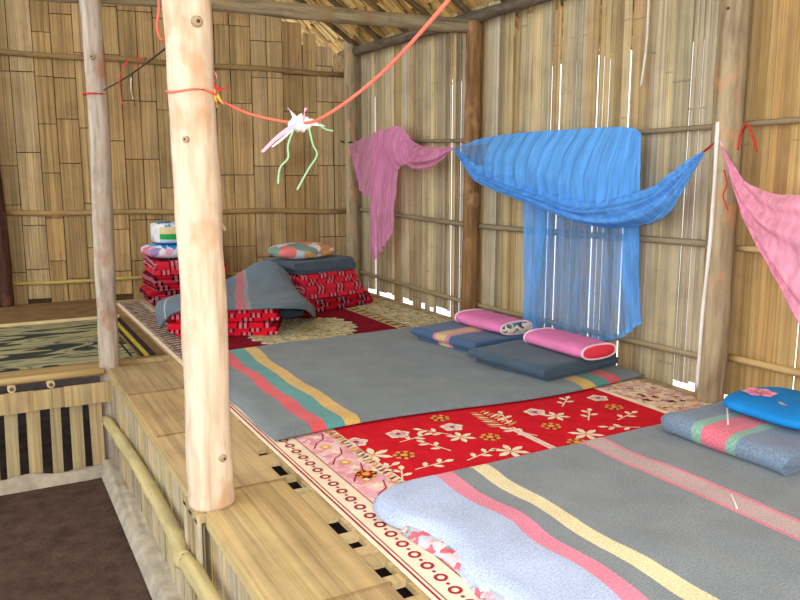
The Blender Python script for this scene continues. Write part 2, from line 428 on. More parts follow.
brail(2.44, 2.34, .016, rgb(150, 122, 78)); brail(1.27, 1.21, .016, rgb(164, 134, 86)); brail(.71, .71, .010, rgb(190, 168, 92))
# ---- thatched roof
def roof():
    b = MB(); sl = math.hypot(1, .62); ux = Vector((-1, 0, .62))/sl; up = Vector((.62, 0, 1))/sl
    start = Vector((3.35, 0, roofz(3.35)))
    for c in range(26):
        y = -1.2
        while y < 7.0:
            w = U(.03, .06); p = start+ux*(c*.19)+Vector((0, y, 0))
            L = U(.26, .36); dy = U(-.015, .015)
            a = p-ux*U(0, .08)+up*U(0, .012); e = p+ux*L+up*(.05+U(0, .012))
            tone = jit(random.choice((rgb(222, 184, 108), rgb(206, 164, 92), rgb(230, 196, 124), rgb(176, 140, 82))), .15)
            P = [a, a+Vector((0, w, 0)), a+Vector((0, w, 0))+up*.006, a+up*.006]
            Q = [e+Vector((0, dy, 0)), e+Vector((0, w+dy, 0)), e+Vector((0, w+dy, 0))+up*.006, e+Vector((0, dy, 0))+up*.006]
            b.hexa(P+Q, tone); y += w*.93
    p0, p1 = start+up*.09-ux*.02, start+ux*5.1+up*.09
    b.hexa([p0+Vector((0, -1.2, 0)), p0+Vector((0, 7, 0)), p0+Vector((0, 7, 0))+up*.03, p0+Vector((0, -1.2, 0))+up*.03,
            p1+Vector((0, -1.2, 0)), p1+Vector((0, 7, 0)), p1+Vector((0, 7, 0))+up*.03, p1+Vector((0, -1.2, 0))+up*.03], rgb(120, 92, 52))
    tag(b.build('ceiling', M['thatch'], base=(1, 3, 2.6)), kind='structure')
roof()
for i, y in enumerate([3.1+.40*k for k in range(8)]):
    b = MB(); b.tube([(3.1-.25*k, y+.01*math.sin(k+i), roofz(3.1-.25*k)-.035) for k in range(15)], .022, 8, wob=.1, seed=i)
    tag(b.build('rafter', M['rafter']), 'thin bamboo rafter under the thatch between the tie beam and the back wall', 'rafter', 'rafters under the thatch')

# ================================================================== POSTS AND BEAMS
def post(name, pts, r, m_, label, knots=(), seed=0, n=18):
    root = empty(name, pts[0], label, 'post')
    p = crv(pts, 60); b = MB()
    b.tube(p, [(r[0]+(r[1]-r[0])*i/60)*(1+.012*math.sin(i*.5+seed)) for i in range(61)], n, wob=.07, seed=seed)
    b.build('trunk', m_, root)
    for (kp, kr) in knots:
        k = MB(); kp = Vector(kp); ctr = min(p, key=lambda q: (q-kp).length); d = (kp-ctr); d.z = 0; d.normalize()
        k.tube([kp-d*.02, kp+d*.004, kp+d*.009], [kr, kr*.9, kr*.55], 12)
        k.tube([kp+d*.004, kp+d*.013], [kr*.42, kr*.25], 10, mi=1)
        k.build('knot', [M['post_mixed'], M['post_dark']], root)
    return root
np_ = [(.558, 2.23, .551), (.556, 2.23, .7), (.56, 2.235, 1.2), (.548, 2.23, 1.9), (.545, 2.23, 2.75)]
def on_post(px, py, c, r):                  # a point on a post's near side
    v = aty(px, py, c[1]); q = Vector((c[0], c[1], v.z)); d = (CAM-q); d.z = 0; d.normalize()
    s_ = Vector((d.y, -d.x, 0)); k = max(-.9, min(.9, (v-q).dot(s_)/r)); return q+(d*math.sqrt(1-k*k)+s_*k)*r
post('timber_post', np_, (.068, .064), M['post_pale'], 'thick pale peeled timber post nearest, standing on the platform edge',
     [(on_post(197, 26, (.55, 2.23), .066), .017), (on_post(222, 450, (.557, 2.23), .07), .013), (on_post(186, 140, (.55, 2.23), .066), .010)], 1)
post('timber_post', [aty(110, 368, 4.15)+Vector((0, 0, -.55)), aty(110, 366, 4.15), aty(104, 250, 4.15), aty(99, 120, 4.15), aty(90, 0, 4.15), aty(85, -60, 4.15)],
     (.052, .047), M['post_grey'], 'slim crooked grey post at the corner of the side platform',
     [(on_post(92, 58, (.55, 4.15), .05), .016)], 2)
post('timber_post', [(2.765, 2.23, .551), (2.765, 2.23, .9), (2.77, 2.24, 1.6), (2.775, 2.25, 2.6)], (.056, .062), M['post_mixed'],
     'thick greyish post on the right wall between blue and rose nets', [(on_post(729, 10, (2.78, 2.25), .06), .02)], 3)
post('timber_post', [(2.78, 4.17, .551), (2.78, 4.16, 1.2), (2.79, 4.17, 2.46)], (.053, .05), M['post_brown'],
     'brown bark post on the right wall left of the blue net', (), 4)
post('timber_post', [(2.78, 5.95, .551), (2.775, 5.95, 1.3), (2.77, 5.95, 2.6)], (.058, .052), M['post_mixed'],
     'knotty post in the corner of the back and right walls', (), 5)
post('timber_post', [(.11, 6.36, .56), (.12, 6.36, 1.0), (.10, 6.37, 2.0), (.10, 6.37, 3.7)], (.075, .045), M['post_dark'],
     'dark reddish post against the back wall at the far left', (), 6)
def beam(name, pts, r, m_, label):
    b = MB(); p = crv(pts, 30); b.tube(p, [r*(1+.05*math.sin(i*.8)) for i in range(31)], 12, wob=.15, seed=r*99)
    return tag(b.build(name, m_), label, 'beam')
beam('tie_beam', [(.25, 4.27, 2.40), (1.15, 4.24, 2.425), (2.0, 4.22, 2.425), (2.97, 4.2, 2.44)], .043, M['beam'], 'long dusty tie beam crossing from the crooked grey post to the right wall')
beam('wall_plate', [(2.80, 6.2, 2.51), (2.80, 4.2, 2.49), (2.80, 3.4, 2.49), (2.80, 1.5, 2.49)], .036, M['plate'], 'dark roof plate beam lying along the top of the right wall')

# ================================================================== SLEEPING PLATFORM
sp = empty('sleeping_platform', (1.7, 3, 0), 'long raised bamboo sleeping platform along the right wall', 'platform')
DT = [rgb(182, 156, 112), rgb(190, 166, 122), rgb(172, 146, 104), rgb(184, 162, 122)]
def platform():
    # ledge of flattened bamboo boards along the front edge
    y = -.4
    while y < 4.2:
        L = U(.5, .8); y1 = min(y+L, 4.24)
        if y < 2.2 < y1-.1: y1 = 2.2
        b = MB(); x = .525 if y1 > 2.21 else .535
        xe = .814; tone = jit(random.choice(DT), .08); dz = U(-.003, .003)
        while x < xe-.005:
            w = min(U(.025, .06), xe-x)
            b.box((x+w/2, (y+y1)/2, PZ-.009+dz+U(-.0015, .0015)), (w-.0008, y1-y-.004, .018), jit(tone, .08, .03)); x += w
        b.box((.675, y1-.006, PZ-.004+dz), (.29, .009, .016), jit(rgb(150, 122, 80), .1))
        b.build('ledge_board', M['deck_bamboo'], sp); y = y1
    # slats under the mats, with open slots between ledge and mat
    b = MB(); y = -.4; x0 = .860
    while y < 6.25:
        w = U(.06, .11); xe = min(2.83, 2.83)
        b.box(((x0+xe)/2, y+w/2, PZ-.012), (xe-x0, w-.003, .018), jit(random.choice(DT), .12)); y += w
    b.build('deck', M['cross_bamboo'], sp)
    b = MB(); y = -.4
    holes = [(1.48, 1.55), (1.59, 1.66), (1.70, 1.72), (1.76, 1.82), (1.855, 1.96), (2.16, 2.19), (2.205, 2.30), (2.33, 2.46), (2.54, 2.60)]
    edges = [-.4]
    for h0, h1 in holes: edges += [h0, h1]
    edges.append(4.24)
    for i in range(0, len(edges), 2):
        a, c = edges[i], edges[i+1]
        b.box((.837, (a+c)/2, PZ-.010), (.046, c-a, .017), jit(DT[1], .08))
    b.build('slotted_batten', M['deck_bamboo'], sp)
    # upright splints of the front face
    b = MB(); y = -.4
    while y < 4.1:
        w = U(.035, .08); d = U(0, .01)
        b.box((.528+d, y+w/2, .265), (.010, w-U(.001, .005), .51-U(0, .03)), jit(random.choice(GT), .15)); y += w
    b.build('front_panel', M['wall_bamboo'], sp)
    b = MB()
    for k in range(5): b.box((.496+.004*(k % 2), 2.155+.036*k, .27), (.012, .034, .54), jit(random.choice(GT), .12))
    b.box((.515, 2.23, PZ-.011), (.05, .17, .02), jit(DT[1], .05)); b.build('post_footing', M['wall_bamboo'], sp)
    b = MB(); b.box((.523, 1.9, PZ-.022), (.014, 4.6, .03), rgb(190, 168, 120)); b.build('edge_strip', M['deck_bamboo'], sp)
    b = MB(); p = crv([(.495, 4.06, .29), (.495, 3.15, .35), (.48, 2.43, .382), (.462, 2.23, .388), (.475, 2.0, .392), (.495, .3, .40)], 48)
    b.tube(p, [.026*(1.16 if i % 8 == 5 else 1) for i in range(49)], 12, rgb(188, 172, 122)); b.build('rail_pole', M['pole_y'], sp)
    b = MB(); b.grid(lambda u, v: (.445+.095*u, -.4+4.5*v, .005+.06*math.sin(PI*min(.55, u*1.3+.05))*(1+.25*mn.noise(Vector((u*4, v*14, 3))))), 8, 60)
    b.build('earth_sill', M['dust'], sp)
platform()
sd = empty('side_platform', (-.5, 4.8, 0), 'low bamboo side platform with a picket front at the left', 'platform')
def side():
    b = MB(); y = 4.12
    while y < 6.365:
        w = min(U(.07, .12), 6.37-y)
        b.box((-.711, y+w/2, PZ-.012), (3.138, w-.002, .018), jit(random.choice((rgb(150, 120, 78), rgb(160, 132, 88))), .1)); y += w
    b.build('deck', M['cross_bamboo'], sd)
    b = MB(); b.tube([(-2.2+.3*k, 4.10, PZ-.012) for k in range(10)], .017, 10, rgb(196, 166, 112), wob=.08); b.build('edge_pole', M['cross_bamboo'], sd)
    b = MB(); x = -2.2
    while x < .5:
        w = U(.05, .09); b.box((x+w/2, 4.085, .432), (w-.0005, .012, .105+U(-.008, .004)), jit(random.choice((rgb(196, 170, 122), rgb(184, 160, 116))), .1)); x += w
    b.build('top_board', M['wall_bamboo'], sd)
    for k in range(19):
        x = .455-.098*k
        b = MB(); b.box((x+U(-.006, .006), 4.104, .235), (.056+U(-.008, .008), .018, .43), jit(random.choice((rgb(200, 176, 128), rgb(186, 164, 122))), .1), mat=Matrix.Rotation(U(-.03, .03), 3, 'Y'))
        b.build('picket', M['wall_bamboo'], sd)
    for x in (.075, .25, -.35, -.8):
        b = MB(); b.tube([(x, 4.085, PZ-.047), (x, 5.2, PZ-.047), (x, 6.25, PZ-.047)], .019, 12, rgb(206, 190, 150))
        b.tube([(x, 4.079, PZ-.047), (x, 4.09, PZ-.047)], .010, 10, rgb(120, 96, 64)); b.build('joist', M['pole_y'], sd)
    b = MB(); b.grid(lambda u, v: (-2.2+2.66*u, 4.02+.1*v, .0+.055*math.sin(PI*v)*(1+.5*mn.noise(Vector((u*20, v*3, 1))))), 60, 8)
    b.build('earth_sill', M['dust'], sd)
side()

# ================================================================== MATS AND CARPETS
def flat(b, x0, x1, y0, y1, z, mi=0): b.box(((x0+x1)/2, (y0+y1)/2, z), (x1-x0, y1-y0, .006), mi=mi)
def petal(b, c, ang, L, w, z, mi):
    d = Vector((math.cos(ang), math.sin(ang), 0)); n = Vector((-d.y, d.x, 0)); c = Vector((c[0], c[1], z))
    b.poly([c, c+d*L*.35+n*w*.42, c+d*L*.7+n*w*.5, c+d*L, c+d*L*.7-n*w*.5, c+d*L*.35-n*w*.42], mi=mi)
def disc(b, c, r, z, mi, n=10): b.poly([(c[0]+r*math.cos(2*PI*k/n), c[1]+r*math.sin(2*PI*k/n), z) for k in range(n)], mi=mi)
def line(b, pts, w, z, mi):
    for p, q in zip(pts, pts[1:]):
        p = Vector((p[0], p[1], z)); q = Vector((q[0], q[1], z)); d = (q-p).normalized(); n = Vector((-d.y, d.x, 0))*w/2
        b.poly([p-n, q-n, q+n, p+n], mi=mi)
def red_carpet():
    b = MB(); z = .553; T = .5575
    mats = [M['carpet_red'], M['carpet_cream'], M['carpet_pink'], M['carpet_orange'], M['carpet_dark'], M['carpet_tan']]
    y0, y1 = .3, 3.52
    flat(b, .87, .878, y0, y1, z, 1); flat(b, .878, .885, y0, y1, z, 4); flat(b, .885, .985, y0, y1, z, 1); flat(b, .985, 1.105, y0, y1, z, 2)
    flat(b, 1.105, 1.15, y0, y1, z, 5); flat(b, 1.15, 2.44, y0, y1, z, 0); flat(b, 2.44, 2.47, y0, y1, z, 1); flat(b, 2.47, 2.74, y0, y1, z, 5)
    y = y0+.02
    while y < y1-.02:                           # rings and dots on the cream edge
        n = 9; c = (.935, y)
        for k in range(n):
            a0, a1 = 2*PI*k/n, 2*PI*(k+1)/n
            b.poly([(c[0]+r*math.cos(a), c[1]+r*math.sin(a)*1.0, T) for r, a in ((.010, a0), (.019, a0), (.019, a1), (.010, a1))], mi=4)
        disc(b, (.935, y+.033), .006, T, 4, 6); y += .066
    line(b, [(.893, y0), (.893, y1)], .004, T, 4); line(b, [(.980, y0), (.980, y1)], .004, T, 4)
    y = y0+.02
    while y < y1-.02:                           # dashes beside the red field
        line(b, [(1.113, y), (1.142, y+.012)], .009, T, 3 if int(y*40) % 2 else 4); y += .026
    y = 1.3
    while y < 3.3:                              # vine on the pink border
        line(b, [(1.0, y), (1.03, y+.05), (1.07, y+.08), (1.09, y+.14)], .005, T, 4)
        disc(b, (1.045, y+.0), .022, T, 3, 9); disc(b, (1.045, y), .010, T+.0003, 1, 8)
        for a in (0, 1.3, 2.6, 3.9, 5.2): petal(b, (1.055, y+.11), a, .022, .014, T, 1)
        y += .17
    def S(px, py): return atz(px, py, T)
    for px, py, L in ((373, 455, .075), (461, 437, .06), (511, 451, .07), (556, 416, .06), (586, 434, .07), (470, 402, .05), (644, 402, .05)):
        c = S(px, py)
        for k in range(6): petal(b, c, .3+k*PI/3, L, L*.36, T, 1)
        disc(b, c, .010, T+.0004, 3)
    for px, py in ((356, 442), (452, 427), (535, 412), (398, 434), (598, 398)):          # outlined five-petal flowers
        c = S(px, py)
        for k in range(5): petal(b, c, k*2*PI/5, .05, .042, T, 1)
        for k in range(5): petal(b, c, k*2*PI/5, .036, .024, T+.0004, 2)
        disc(b, c, .011, T+.0008, 4)
    for px, py in ((404, 455), (490, 437), (551, 426), (614, 407), (577, 442), (440, 418), (366, 474)):   # orange rosettes
        c = S(px, py)
        for k in range(7): petal(b, c, k*2*PI/7, .042, .036, T, 3)
        disc(b, c, .022, T+.0004, 0); disc(b, c, .014, T+.0008, 3)
    for px, py, a in ((382, 470, .4), (435, 432, 2.2), (432, 465, .1), (436, 446, 1.9), (589, 415, .8), (626, 416, .3), (622, 427, 2.6), (402, 476, 1.1), (521, 432, 2.0), (480, 455, .3), (505, 418, 1.2), (565, 402, .7), (414, 438, .2), (640, 392, 1.)):
        c = S(px, py); d = Vector((math.cos(a), math.sin(a), 0))
        line(b, [c-d*.07, c+d*.05], .006, T, 1)
        for s_, o_ in ((1, -.03), (-1, .0), (1, .03)): petal(b, c+d*o_, a+s_*.9, .045, .02, T, 1)
        petal(b, c+d*.05, a, .045, .022, T, 1)
    x = 1.76                                       # pale band across the field with a feathered ornament
    line(b, [(1.765, 1.9), (1.765, 2.34)], .03, T+.0005, 1); line(b, [(1.765, 1.9), (1.765, 2.34)], .014, T+.001, 2)
    for k in range(9):
        yy = 2.36+.024*k
        for s_ in (-1, 1): petal(b, (1.765, yy), PI/2+s_*1.15, .075-.004*k, .014, T+.0005, 1 if k % 2 else 3)
    for k in range(26):                            # blossoms on the tan border along the wall
        c = (U(2.5, 2.71), U(1.95, 2.66))
        for q in range(5): petal(b, c, q*2*PI/5, .02, .016, T, random.choice((1, 2, 4, 3)))
    tag(b.build('floral_carpet', mats), 'bright red floral carpet with cream ringed border between the two spread blankets', 'carpet')
red_carpet()
def maroon_carpet():
    b = MB(); z = .553; T = .5575; y0, y1 = 3.53, 6.12
    mats = [M['maroon'], M['beige_speckle'], M['border_dark'], M['border_grey'], M['carpet_orange'], M['carpet_cream'], M['mat_brown']]
    flat(b, .87, .89, y0, y1, z, 5); flat(b, .89, 1.04, y0, y1, z, 3); flat(b, 1.04, 2.30, y0, 5.6, z, 0)
    flat(b, 2.30, 2.72, y0, 5.6, z, 1); flat(b, 1.04, 2.72, 5.6, y1, z, 1)
    pts = [(1.36, 4.42), (1.50, 4.80), (1.74, 4.90), (2.10, 4.78), (2.12, 4.50), (1.98, 4.24), (1.62, 4.06), (1.42, 4.16)]
    b.poly([(x, y, T) for x, y in pts], mi=1)
    for (a, c) in zip(pts, pts[1:]+pts[:1]):
        for k in range(5):
            p = Vector(a).lerp(Vector(c), (k+.5)/5); disc(b, p, .018, T+.0004, 5 if k % 2 else 2, 6)
    y = y0
    while y < y1-.05:
        line(b, [(.91, y), (1.02, y+.03)], .016, T, 2 if int(y*20) % 3 else 0); line(b, [(.93, y+.03), (1.0, y+.05)], .010, T, 5); y += .06
    y = 3.6
    while y < 5.55:
        line(b, [(2.31, y), (2.38, y+.02)], .022, T, 4 if int(y*23) % 2 else 2); line(b, [(2.39, y), (2.39, y+.03)], .012, T, 2); y += .045
    for k in range(34):
        c = (U(2.42, 2.7), U(3.6, 5.5)); petal(b, c, U(0, 6), .05, .02, T, random.choice((5, 2, 3, 4)))
    for k in range(10): disc(b, (1.15+.1*k, 4.06+U(-.03, .05)), .016, T, 5, 6)
    tag(b.build('medallion_carpet', mats), 'dark maroon carpet with beige medallion under the folded blanket stacks', 'carpet')
maroon_carpet()
def swirl_mat():
    b = MB(); b.box((-.68, 4.89, .552), (2.76, 1.22, .006)); 
    for x, w, mi in ((.725, .012, 1), (.75, .02, 2), (.785, .025, 1), (.67, .012, 1), (.82, .05, 3)):
        b.box((x, 4.885, .5535), (w, 1.2, .007), mi=mi)
    tag(b.build('swirl_mat', [M['olive'], M['mat_black'], M['mat_yellow'], M['mat_brown']]), 'olive floor mat with black swirls on the side platform', 'mat')
    b = MB(); b.box((-.65, 5.95, .556), (2.9, .82, .012)); b.box((-.65, 5.55, .558), (2.9, .03, .016), mi=1)
    tag(b.build('brown_mat', [M['mat_brown'], M['cream_cotton']]), 'plain brown woven mat along the foot of the back wall', 'mat')
swirl_mat()

# ================================================================== BEDDING
def spread(name, mat_, label, x0, x1, y0, y1, L, H, seed, left=lambda v: 0, corner=0, far=lambda u: 0, near=lambda u: 0):
    b = MB()
    def fn(u, v):
        x = x0+(x1-x0)*u; y = y0+near(u)+(y1+far(u)-y0-near(u))*v
        x += left(v)*(1-u)**6
        if corner:                                      # rounded far left corner
            cx, cy = x0+corner, y1-corner
            if x < cx and y > cy:
                dx, dy = cx-x, y-cy; m = max(dx, dy); r = math.hypot(dx, dy)
                if r > 1e-6: x, y = cx-dx*m/r, cy+dy*m/r
        e = min(u*(x1-x0), (1-u)*(x1-x0), v*(y1-y0), (1-v)*(y1-y0))
        z = H*min(1, math.sqrt(max(0, e)/.045))+.006*mn.noise(Vector((u*5+seed, v*5, 0)))+.0045*mn.noise(Vector((u*13+seed, v*9, 2)))
        w = .012*mn.noise(Vector((u*2.5+seed, v*4.5, 7)))
        return (x+w*2, y, .5605+max(.003, z))
    b.grid(fn, 110, 90, uvs=(L, (y1-y0)))
    o = b.build(name, mat_); mod(o, 'SOLIDIFY', thickness=.004, offset=1)
    return tag(o, label, 'blanket')
spread('spread_blanket', M['blanket_mid'], 'grey blanket with red, green and yellow bands spread across the middle of the platform',
       .90, 2.80, 2.62, 4.13, 1.95, .022, 3, far=lambda u: .07*u-.05*(1-u), near=lambda u: .035*math.sin(u*7)-.0)
spread('spread_blanket', M['blanket_near'], 'large grey blanket with pale blue end, pink and cream bands, nearest of all',
       .975, 2.86, .45, 2.02, 1.9, .034, 9, left=lambda v: .03*math.sin(v*11)+.02*math.sin(v*27), corner=.13, far=lambda u: .05*u)
b = MB(); b.grid(lambda u, v: (.968+.3*u+.014*math.sin(v*17)*(1-u), .5+1.26*v, .561+.014*min(1, (u*.3/.02)**.5)+.003*math.sin(v*40)), 20, 60)
tag(mod(b.build('patchwork_quilt', M['quilt']), 'SOLIDIFY', thickness=.004, offset=-1), 'pink and teal printed quilt edge peeping from under the nearest blanket', 'quilt')

def folded(name, mat_, label, c, w, d, h, layers, rot, group=None, seed=0, cat='blanket', wav=.006, roundy=1.):
    """cloth folded back and forth: serpentine profile across local x, extruded along local y"""
    t = h/layers; th = t*.92; prof = []; hw = w/2-t*.5
    for k in range(layers):
        z = t*(k+.5); s_ = 1 if k % 2 == 0 else -1
        sh = .012*math.sin(k*2.3+seed)
        n = 14
        for i in range(n+1): prof.append((s_*(-hw+2*hw*i/n)+sh, z))
        if k < layers-1:
            for i in range(1, 6):
                a = -PI/2+PI*i/6; prof.append((s_*(hw+math.cos(a)*t*.5)+sh, z+t*.5+math.sin(a)*t*.5))
    n = len(prof); dist = [0]
    for i in range(1, n): dist.append(dist[-1]+math.hypot(prof[i][0]-prof[i-1][0], prof[i][1]-prof[i-1][1]))
    R_ = Matrix.Rotation(rot, 3, 'Z'); cc = Vector(c); nv = 22
    b = MB(); top = []; bot = []
    for i, (x, z) in enumerate(prof):
        a = Vector(prof[min(i+1, n-1)])-Vector(prof[max(i-1, 0)]); a.normalize(); nx, nz = -a.y, a.x
        r0, r1 = [], []
        for j in range(nv+1):
            v = j/nv; y = -d/2+d*v
            layer = i/n*layers
            e = min(v, 1-v); sag = -.18*t*(1-min(1, e/.09))**2*roundy*(z/h)*2
            q = Vector((x*3+seed, y*3, z*9)); o_ = mn.noise(q*1.7)*wav+mn.noise(q*5)*wav*.4
            yy = y+.010*mn.noise(Vector((layer*2+seed, v*2, 1)))*(1 if e < .3 else .2)+.012*math.sin(int(layer)*1.9+seed)*(1 if v < .5 else -1)*(1-e*2)
            for sgn, rr in ((.5, r0), (-.5, r1)):
                p = Vector((x+nx*th*sgn, yy, max(.001, z+nz*th*sgn+sag+o_*(z/h+.15))))
                rr.append(b.vert(cc+R_ @ p))
        top.append(r0); bot.append(r1)
    uvf = lambda i, j: (dist[i], d*j/nv)
    for i in range(n-1):
        for j in range(nv):
            u = [uvf(i, j), uvf(i+1, j), uvf(i+1, j+1), uvf(i, j+1)]
            b.face([top[i][j], top[i+1][j], top[i+1][j+1], top[i][j+1]], uv=u, smooth=True)
            b.face([bot[i][j+1], bot[i+1][j+1], bot[i+1][j], bot[i][j]], uv=[u[3], u[2], u[1], u[0]], smooth=True)
        for j, fl in ((0, 0), (nv, 1)):
            q = [top[i][j], bot[i][j], bot[i+1][j], top[i+1][j]]; u0, u1 = uvf(i, j), uvf(i+1, j); u = [u0, (u0[0], u0[1]+th), (u1[0], u1[1]+th), u1]
            b.face(q if not fl else q[::-1], uv=u if not fl else u[::-1])
    for i in (0, n-1):
        for j in range(nv):
            q = [top[i][j], top[i][j+1], bot[i][j+1], bot[i][j]]; u0, u1 = uvf(i, j), uvf(i, j+1); u = [u0, u1, (u1[0]+th, u1[1]), (u0[0]+th, u0[1])]
            b.face(q if i == 0 else q[::-1], uv=u if i == 0 else u[::-1])
    return tag(b.build(name, mat_, base=c), label, cat, group)
ZB = .589
folded('folded_blanket', M['blanket_blue'], 'folded blue blanket with a yellow and pink band, beside the far wall post', (2.44, 3.58, ZB), .50, .52, .075, 3, .16, seed=1)
folded('folded_blanket', M['blanket_slate'], 'folded plain dark slate blanket in front of the banded blue one', (2.44, 2.98, ZB), .52, .50, .075, 3, .16, seed=2)
folded('folded_blanket', M['blanket_pale'], 'folded pale blue blanket with pink and green band on the nearest blanket', (2.43, 1.69, .600), .54, .48, .08, 2, PI+.02, seed=3)

# ---- pillows
def pillow(name, c, L, W, H, rot, mat_, label, end=None, tilt=0., mats=None, mifn=None, power=2.6, seed=0, roll=0.):
    """stuffed pillow: rounded cross-section along local y; flat sewn ends when end is given"""
    root = empty(name, c, label, 'pillow'); R_ = Matrix.Rotation(rot, 3, 'Z') @ Matrix.Rotation(tilt, 3, 'X') @ Matrix.Rotation(roll, 3, 'Y'); cc = Vector(c)
    def sec(v, th):
        yy = -1+2*v
        if end: k = (1-.10*abs(yy)**6)
        else: k = max(0., 1-abs(yy)**(power*1.5))**(1/power)
        kw = k if end else max(k, .0)*.35+.65*(1-abs(yy)**8)
        cx, sz = math.cos(th), math.sin(th)
        e = 2/power
        x = W/2*kw*math.copysign(abs(cx)**e, cx); z = H/2*k*math.copysign(abs(sz)**e, sz)
        o_ = .010*mn.noise(Vector((x*7+seed, yy*2.5, z*9)))
        z = z*(1+o_*6)
        return cc+R_ @ Vector((x, yy*L/2, z))+Vector((0, 0, H/2))
    b = MB(); b.grid(lambda u, v: sec(v, -2*PI*u), 36, 28, uvs=(2*(W+H), L), mifn=mifn)
    b.build('cover', mats or mat_, root)
    if end:
        for v, s_ in ((0, -1), (1, 1)):
            ring = [sec(v, 2*PI*k/36) for k in range(36)]; ctr = sum(ring, Vector())/36; ax = R_ @ Vector((0, s_, 0))
            b = MB(); i0 = [b.vert(p) for p in ring]; i1 = [b.vert(ctr+(p-ctr)*.7+ax*.012) for p in ring]; i2 = b.vert(ctr+ax*.016)
            for k in range(36):
                q = (k+1) % 36; b.face([i0[k], i0[q], i1[q], i1[k]], smooth=True); b.face([i1[k], i1[q], i2], smooth=True)
            b.build('end_panel', end, root)
            b = MB(); b.tube(ring+[ring[0]], .006, 6, caps=False); b.build('piping', M['white_piping'], root)
    return root
p1 = atz(489, 322, .70); p2 = atz(561, 347, .70)
pillow('pillow', (2.53, 3.55, ZB+.074), .42, .24, .075, .06, M['pink_cotton'], 'pink pillow with printed floral end on the banded blue blanket', M['floral_end'], seed=1)
pillow('pillow', (2.54, 2.91, ZB+.074), .42, .24, .075, .04, M['pink_cotton'], 'pink pillow with plain red end on the dark slate blanket', M['red_end'], seed=2)
P3 = pillow('pillow', (2.49, 1.67, .684), .40, .36, .065, .0, M['blue_cotton'], 'bright blue pillow with a pink flower on the pale folded blanket', seed=3)

# ---- stacks against the back wall
def lean_label(a): return a
for k, (c, w, d, h, r, m_, lab) in enumerate([
    ((1.34, 5.98, .560), .54, .42, .12, -.03, 'plaid_b', 'dark red plaid blanket at the bottom of the stack behind the nearest post'),
    ((1.35, 5.97, .681), .53, .42, .11, .02, 'plaid_b', 'red plaid blanket in the middle of the stack behind the nearest post'),
    ((1.36, 5.97, .792), .54, .40, .11, -.02, 'plaid_c', 'red plaid blanket under the printed pillows behind the nearest post')]):
    folded('plaid_blanket', M[m_], lab, c, w, d, h, 3, r, 'plaid blankets in the left stack', seed=10+k, wav=.016)
pillow('pillow', (1.33, 5.95, .905), .40, .56, .11, 0, M['blue_floral'], 'blue and white printed pillow lying directly on the left plaid stack', seed=4,
       mats=[M['blue_floral'], M['pink_floral']], mifn=lambda u, v: 1 if .38 < u < .60 else 0)
pillow('pillow', (1.36, 5.95, 1.018), .48, .36, .15, PI/2, M['blue_floral'], 'boxy striped blue, cream and green pillow topping the left stack', power=6, seed=5,
       mats=[M['blue_floral'], M['cream_cotton'], M['green_cotton'], M['white_cotton'], M['pink_floral']],
       mifn=lambda u, v: 3 if v < .07 or v > .93 else (2 if .472 < u < .5 else (1 if .5 < u < .556 else 0)))
for k, (c, w, d, h, r, m_, lab) in enumerate([
    ((1.33, 4.73, .560), .62, .42, .085, -.42, 'plaid_a', 'red plaid blanket at the bottom of the middle stack, under the draped grey blanket'),
    ((1.34, 4.74, .646), .62, .42, .085, -.40, 'plaid_a', 'red plaid blanket just under the draped grey blanket in the middle stack')]):
    folded('plaid_blanket', M[m_], lab, c, w, d, h, 3, r, 'plaid blankets in the middle stack', seed=20+k, wav=.008)
for k, (c, w, d, h, r, m_, lab) in enumerate([
    ((2.24, 5.30, .560), .58, .42, .085, .30, 'plaid_b', 'dark red plaid blanket at the bottom of the corner stack, sticking out to the right'),
    ((2.19, 5.31, .646), .54, .40, .095, .22, 'plaid_c', 'red plaid blanket in the middle of the corner stack'),
    ((2.15, 5.32, .742), .52, .40, .085, .26, 'plaid_c', 'red plaid blanket under the grey one in the corner stack')]):
    folded('plaid_blanket', M[m_], lab, c, w, d, h, 3, r, 'plaid blankets in the corner stack', seed=30+k, wav=.014)
folded('folded_blanket', M['blanket_stack'], 'folded dark grey blanket on top of the corner plaid stack', (2.13, 5.31, .828), .52, .40, .09, 3, .24, seed=40, wav=.008)
pillow('pillow', (2.05, 5.27, .92), .30, .48, .115, .2, M['multi_print'], 'colourful printed pillow on the grey blanket of the corner stack', seed=6, power=2.3)
